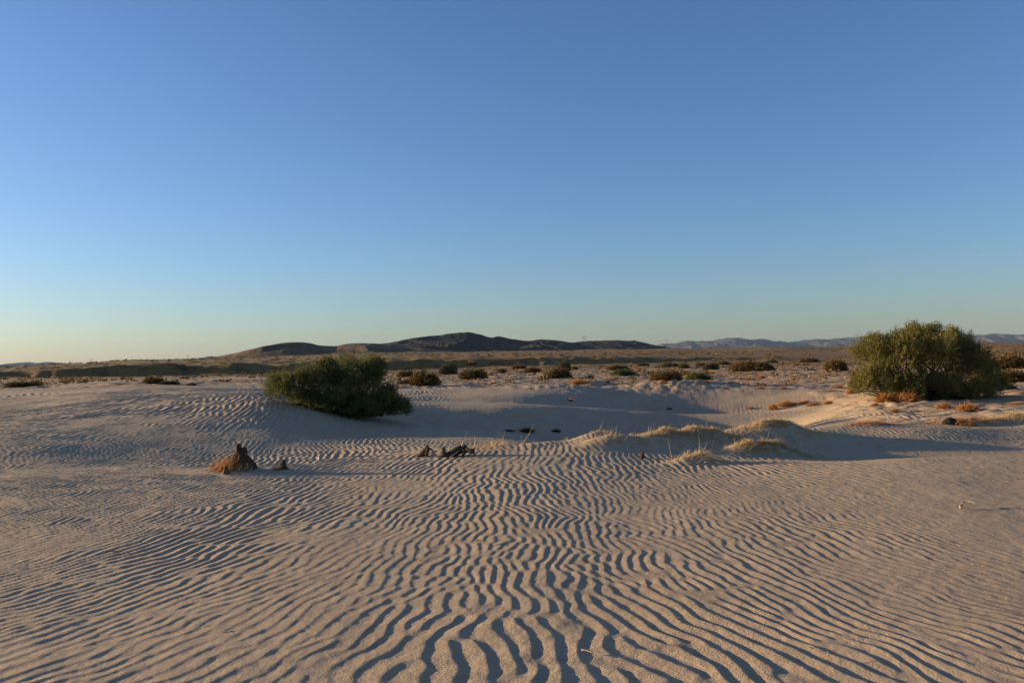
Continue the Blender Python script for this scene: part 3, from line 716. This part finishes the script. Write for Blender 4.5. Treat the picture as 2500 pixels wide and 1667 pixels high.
def wood(name, px, py, label, trunk, rad_, parts, mat):
    """points in picture pixels relative to the foot, with a depth offset in metres"""
    x, y, z = spot(px, py); k = y / F
    e = empty(name, (x, y, z - .01)); tag(e, label, 'driftwood', 'driftwood on the sand')
    conv = lambda pts: [((a - px) * k, dd, (py - b_) * k) for (a, b_, dd) in pts]
    V, T = tube(smooth_path(conv(trunk), 16), np.interp(np.linspace(0, 1, 16), np.linspace(0, 1, len(rad_)), rad_), 11, .13); MB().add(V, T).build('trunk', mat, e)
    for nm, pts, r_, mt in parts:
        V, T = tube(smooth_path(conv(pts), 9), np.linspace(r_[0], r_[1], 9), 8, .16); MB().add(V, T).build(nm, mt, e)
    return e
wood('driftwood', 1035, 1114, 'leaning forked driftwood piece left of the larger log', [(1014, 1116, 0), (1028, 1108, .02), (1038, 1100, .03), (1045, 1090, .05)], [.015, .045, .05, .04],
     [('branch', [(1040, 1112, 0), (1043, 1102, -.01), (1046, 1091, .02)], (.035, .025), DRIFT), ('branch', [(1045, 1092, .03), (1053, 1096, .0), (1059, 1102, -.03)], (.018, .007), STUMP), ('stub', [(1043, 1092, .04), (1043, 1088, .05), (1044, 1085, .05)], (.03, .012), STUMP)], DRIFT)
wood('driftwood', 1110, 1115, 'large grey log with an upright stub and a pale broken end', [(1076, 1110, .0), (1092, 1110, .0), (1112, 1102, .05), (1130, 1094, .08), (1136, 1090, .1)], [.035, .06, .068, .062, .045],
     [('stub', [(1083, 1110, -.02), (1083, 1098, -.02), (1081, 1090, 0)], (.036, .027), DRIFT), ('stub', [(1131, 1094, .06), (1130, 1086, .06), (1133, 1079, .05)], (.034, .017), PALEWOOD),
      ('root', [(1128, 1098, .08), (1142, 1098, .0), (1155, 1100, -.05)], (.05, .035), STUMP), ('root', [(1152, 1099, -.05), (1157, 1096, -.05), (1158, 1092, -.05)], (.028, .012), STUMP), ('root', [(1154, 1100, -.05), (1158, 1105, -.06), (1156, 1109, -.07)], (.02, .010), STUMP),
      ('root', [(1133, 1099, .0), (1132, 1106, -.05), (1130, 1112, -.08)], (.035, .012), STUMP)], DRIFTGREY)
def twig(px, py, pts, r0, label, mat=PALEWOOD, group='twigs lying on the sand'):
    x, y, z = spot(px, py); k = y / F; mb = MB()
    P = [((a) * k, c, .004 + h * k) for (a, c, h) in pts]
    V, T = tube(smooth_path(P, 10), np.linspace(r0, r0 * .4, 10), 6, .15); mb.add(V, T)
    o = mb.build('twig', mat, None, False, (x, y, Z(x, y) + .012)); return tag(o, label, 'twig', group)
twig(2347, 1242, [(-8, -.05, 0), (-2, .0, 6), (2, .0, 5), (6, .02, 9), (18, .1, 8), (32, .05, 12), (38, .0, 4)], .010, 'bent pale twig lying on the smooth sand at right')
twig(1170, 1328, [(-10, 0, 2), (0, .02, 4), (14, -.02, 1)], .007, 'short pale twig between the central ripples')
twig(1028, 1374, [(-4, 0, 1), (6, .02, 2)], .006, 'tiny pale twig left of the short central twig')
twig(1435, 1599, [(-14, .02, 3), (0, .0, 4), (12, -.02, 1)], .006, 'pale wood fragment in the near centre foreground')
twig(2023, 1612, [(-2, 0, 2), (2, .01, 8), (0, .02, 13)], .004, 'small upright dry stem in the right foreground', STRAW)
twig(505, 1538, [(-8, 0, 1), (4, .02, 2), (20, -.02, 1)], .004, 'thin straw stem in the left foreground', STRAW)
twig(594, 1443, [(-8, 0, 1), (10, .02, 2)], .004, 'dark twig bit in the left foreground', STUMP)
twig(270, 1352, [(-10, 0, 1), (12, .02, 2)], .005, 'thin dark twig on the left-hand ripples', STUMP)
twig(160, 1345, [(-3, 0, 2), (5, .02, 3)], .006, 'pale chip on the left-hand ripples')
twig(1200, 1105, [(-14, .0, 14), (-4, 0, 8), (10, 0, 0)], .007, 'pale thin stick poking out of the sand right of the log')
twig(1105, 1118, [(-8, -.05, 0), (2, -.05, 6), (14, 0, 14)], .007, 'pale stick leaning against the large log')

def litter(n, seed):
    r = np.random.default_rng(seed); d = r.uniform(3.6, 15, n); px = r.uniform(-200, 2700, n); x = (px - 1250) / F * d; y = d
    k = fbm(x * .6, y * .6, 3, seed) > r.uniform(-.4, .4, n); x = x[k]; y = y[k]; n = len(x)
    z0 = smooth_z(x, y); z = z0 + ripples(x, y, z0) + .003
    a = r.uniform(0, 6.283, n); L = r.uniform(.008, .035, n) * (1 + 1.6 * (r.uniform(size=n) < .08)); W = r.uniform(.002, .005, n)
    D = np.stack([np.cos(a), np.sin(a), r.normal(.05, .15, n)], 1)
    V, T, t = blades(np.stack([x, y, z], 1), norm(D), L, W, r.normal(size=(n, 3)) * .15, r.uniform(0, 1, n))
    return mesh_np('plant_litter', V, T, LITTER, None, False, t)
LITTER = foliage_mat('plant_litter_bits', [(0, (.06, .04, .025)), (.5, (.16, .10, .06)), (1, (.45, .34, .22))], .1)
tag(litter(900, 611), 'tiny bits of dry stem and leaf scattered over the ripples', kind='stuff')
def rock(name, px, py, wpx, hpx, label, seed):
    x, y, z = spot(px, py); W = wpx * y / F / 2; H = hpx * y / F
    n, m = 28, 14; V = []; T = []
    for i in range(m):
        a_ = math.pi * i / (m - 1)
        for k in range(n):
            q = 2 * math.pi * k / n; d = np.array([math.sin(a_) * math.cos(q), math.sin(a_) * math.sin(q), math.cos(a_)])
            s = 1 + .16 * float(vnoise(np.array([d[0] * 1.7 + seed + d[2]]), np.array([d[1] * 1.7 - d[2] * 1.3]), 5)[0]) + .07 * float(vnoise(np.array([d[0] * 5 + d[2] * 3]), np.array([d[1] * 5 + seed]), 6)[0])
            V.append(d * s * [W, W * .8, H * .95])
    for i in range(m - 1):
        for k in range(n):
            p, q = i * n + k, i * n + (k + 1) % n; T += [(p, p + n, q + n), (p, q + n, q)]
    o = MB().add(V, T).build(name, ROCK, None, True, (x, y + W * .4, Z(x, y + W * .4) - .01)); return tag(o, label, 'rock')
rock('rock', 2322, 1036, 34, 17, 'black rounded rock half buried in sand on the right', 3)

# ------------------------------------------------------------------ far scrub (countless) and pylons
def scrub(name, n, dmin, dmax, size, label, mat, seed, pxr=(-500, 3000), dens=None, flatz=.6):
    r = np.random.default_rng(seed)
    d = np.sqrt(r.uniform(dmin ** 2, dmax ** 2, n)); d = np.where(r.uniform(size=n) < .5, r.uniform(dmin, dmax, n), d)
    px = r.uniform(*pxr, n); x = (px - 1250) / F * d; y = d
    k = fbm(x * .05 * 60 / dmin, y * .05 * 60 / dmin, 3, seed) > r.uniform(-.5, .35, n)
    x = x[k]; y = y[k]; n = len(x); z = smooth_z(x, y)
    s = r.uniform(.4, 1.3, n) * size * (1 + 0 * y); m = 22
    base = np.repeat(np.stack([x, y, z - .03], 1), m, 0); S_ = np.repeat(s, m)
    dd = norm(r.normal(size=(n * m, 3)) * [1, 1, .5]); dd[:, 2] = np.abs(dd[:, 2]) + .15; dd = norm(dd)
    off = dd * S_[:, None] * [1, .9, flatz] * r.uniform(.15, .6, (n * m, 1))
    L = S_ * r.uniform(.3, .6, n * m)
    V, T, t = leaves(base + off, norm(dd + [0, 0, .4]), L, L * .5, np.clip(np.repeat(r.normal(.5, .22, n), m) + r.normal(0, .1, n * m), 0, 1))
    o = mesh_np(name, V, T, mat, None, False, t); return tag(o, label, kind='stuff')
scrub('desert_scrub', 2000, 60, 190, .55, 'low brown scrub scattered over the far flat', BROWNSHRUB, 501)
scrub('terrace_scrub', 6000, 205, 800, 1.1, 'dry scrub covering the far terrace', BROWNSHRUB, 502)
scrub('dry_ground_growth', 900, 40, 110, .24, 'low rusty growth on the sandy flat', RUST, 503, (950, 2900), flatz=.45)
scrub('straw_ground_growth', 1500, 40, 110, .30, 'low straw coloured growth on the sandy flat', DULL, 504, (900, 2900), flatz=.4)

def pylon(px, ytop, ybot, d, label, wide=True):
    b0 = at_depth(px, ybot, d); t0 = at_depth(px, ytop, d); H = t0[2] - b0[2] + 3; e = empty('power_pylon', (b0[0], d, b0[2] - 3)); tag(e, label, 'pylon', 'power pylons on the skyline')
    r = .024 * d / 1000 * 1.6; mb = MB(); w0 = H * .11
    def bar(p, q): V, T = tube([p, q], [r, r], 4); mb.add(V, T)
    for sx in (-1, 1):
        for sy in (-1, 1): bar((sx * w0, sy * w0, 0), (sx * w0 * .25, sy * w0 * .25, H))
    for i in range(5):
        z0, z1 = H * i / 5, H * (i + 1) / 5; a0, a1 = w0 * (1 - .75 * i / 5), w0 * (1 - .75 * (i + 1) / 5)
        bar((-a0, -a0, z0), (a1, -a1, z1)); bar((a0, -a0, z0), (-a1, -a1, z1)); bar((-a0, a0, z0), (a1, a1, z1))
    mb.build('tower', STEEL, e)
    for f in (.84, .95):
        mc = MB(); V, T = tube([(-H * .2, 0, H * f), (H * .2, 0, H * f)], [r, r], 4); mc.add(V, T)
        V, T = tube([(-H * .2, 0, H * f), (0, 0, H * (f + .04))], [r * .7, r * .7], 4); mc.add(V, T)
        V, T = tube([(H * .2, 0, H * f), (0, 0, H * (f + .04))], [r * .7, r * .7], 4); mc.add(V, T); mc.build('crossarm', STEEL, e)
pylon(223, 874, 893, 1300, 'taller faint pylon left of the far blue mountain hump')
pylon(458, 866, 880, 1300, 'faint pylon on the plain left of the low brown hill')
pylon(45, 890, 902, 1300, 'tiny pylon at the far left edge of the skyline')
pylon(1423, 820, 836, 1500, 'left one of two thin pylons behind the dark ridge')
pylon(1430, 820, 836, 1500, 'right one of two thin pylons behind the dark ridge')
pylon(1629, 827, 850, 1500, 'faint pylon right of where the dark ridge ends')

# ------------------------------------------------------------------ desert haze
HX = 6300; zlo, zhi = -14.0, 130.0
V = [(sx * HX, sy * HX, z_) for z_ in (zlo, zhi) for sx, sy in ((-1, -1), (1, -1), (1, 1), (-1, 1))]
Q = [(3, 2, 1, 0), (4, 5, 6, 7), (0, 1, 5, 4), (1, 2, 6, 5), (2, 3, 7, 6), (3, 0, 4, 7)]
vm = bpy.data.materials.new('haze_air'); vm.use_nodes = True; vn = vm.node_tree; vn.nodes.remove(vn.nodes['Principled BSDF'])
pv = vn.nodes.new('ShaderNodeVolumePrincipled'); pv.inputs['Density'].default_value = 0.00004; pv.inputs['Color'].default_value = (.52, .68, 1, 1); pv.inputs['Anisotropy'].default_value = 0.0
vn.links.new(pv.outputs[0], vn.nodes['Material Output'].inputs['Volume'])
hz = mesh_np('haze', V, Q, vm); tag(hz, 'thin blue haze over the desert', kind='stuff')
print('verts ground', len(gx), 'max z', max(v.co.z for v in m1.data.vertices), max(v.co.z for v in m2.data.vertices), gz.min())
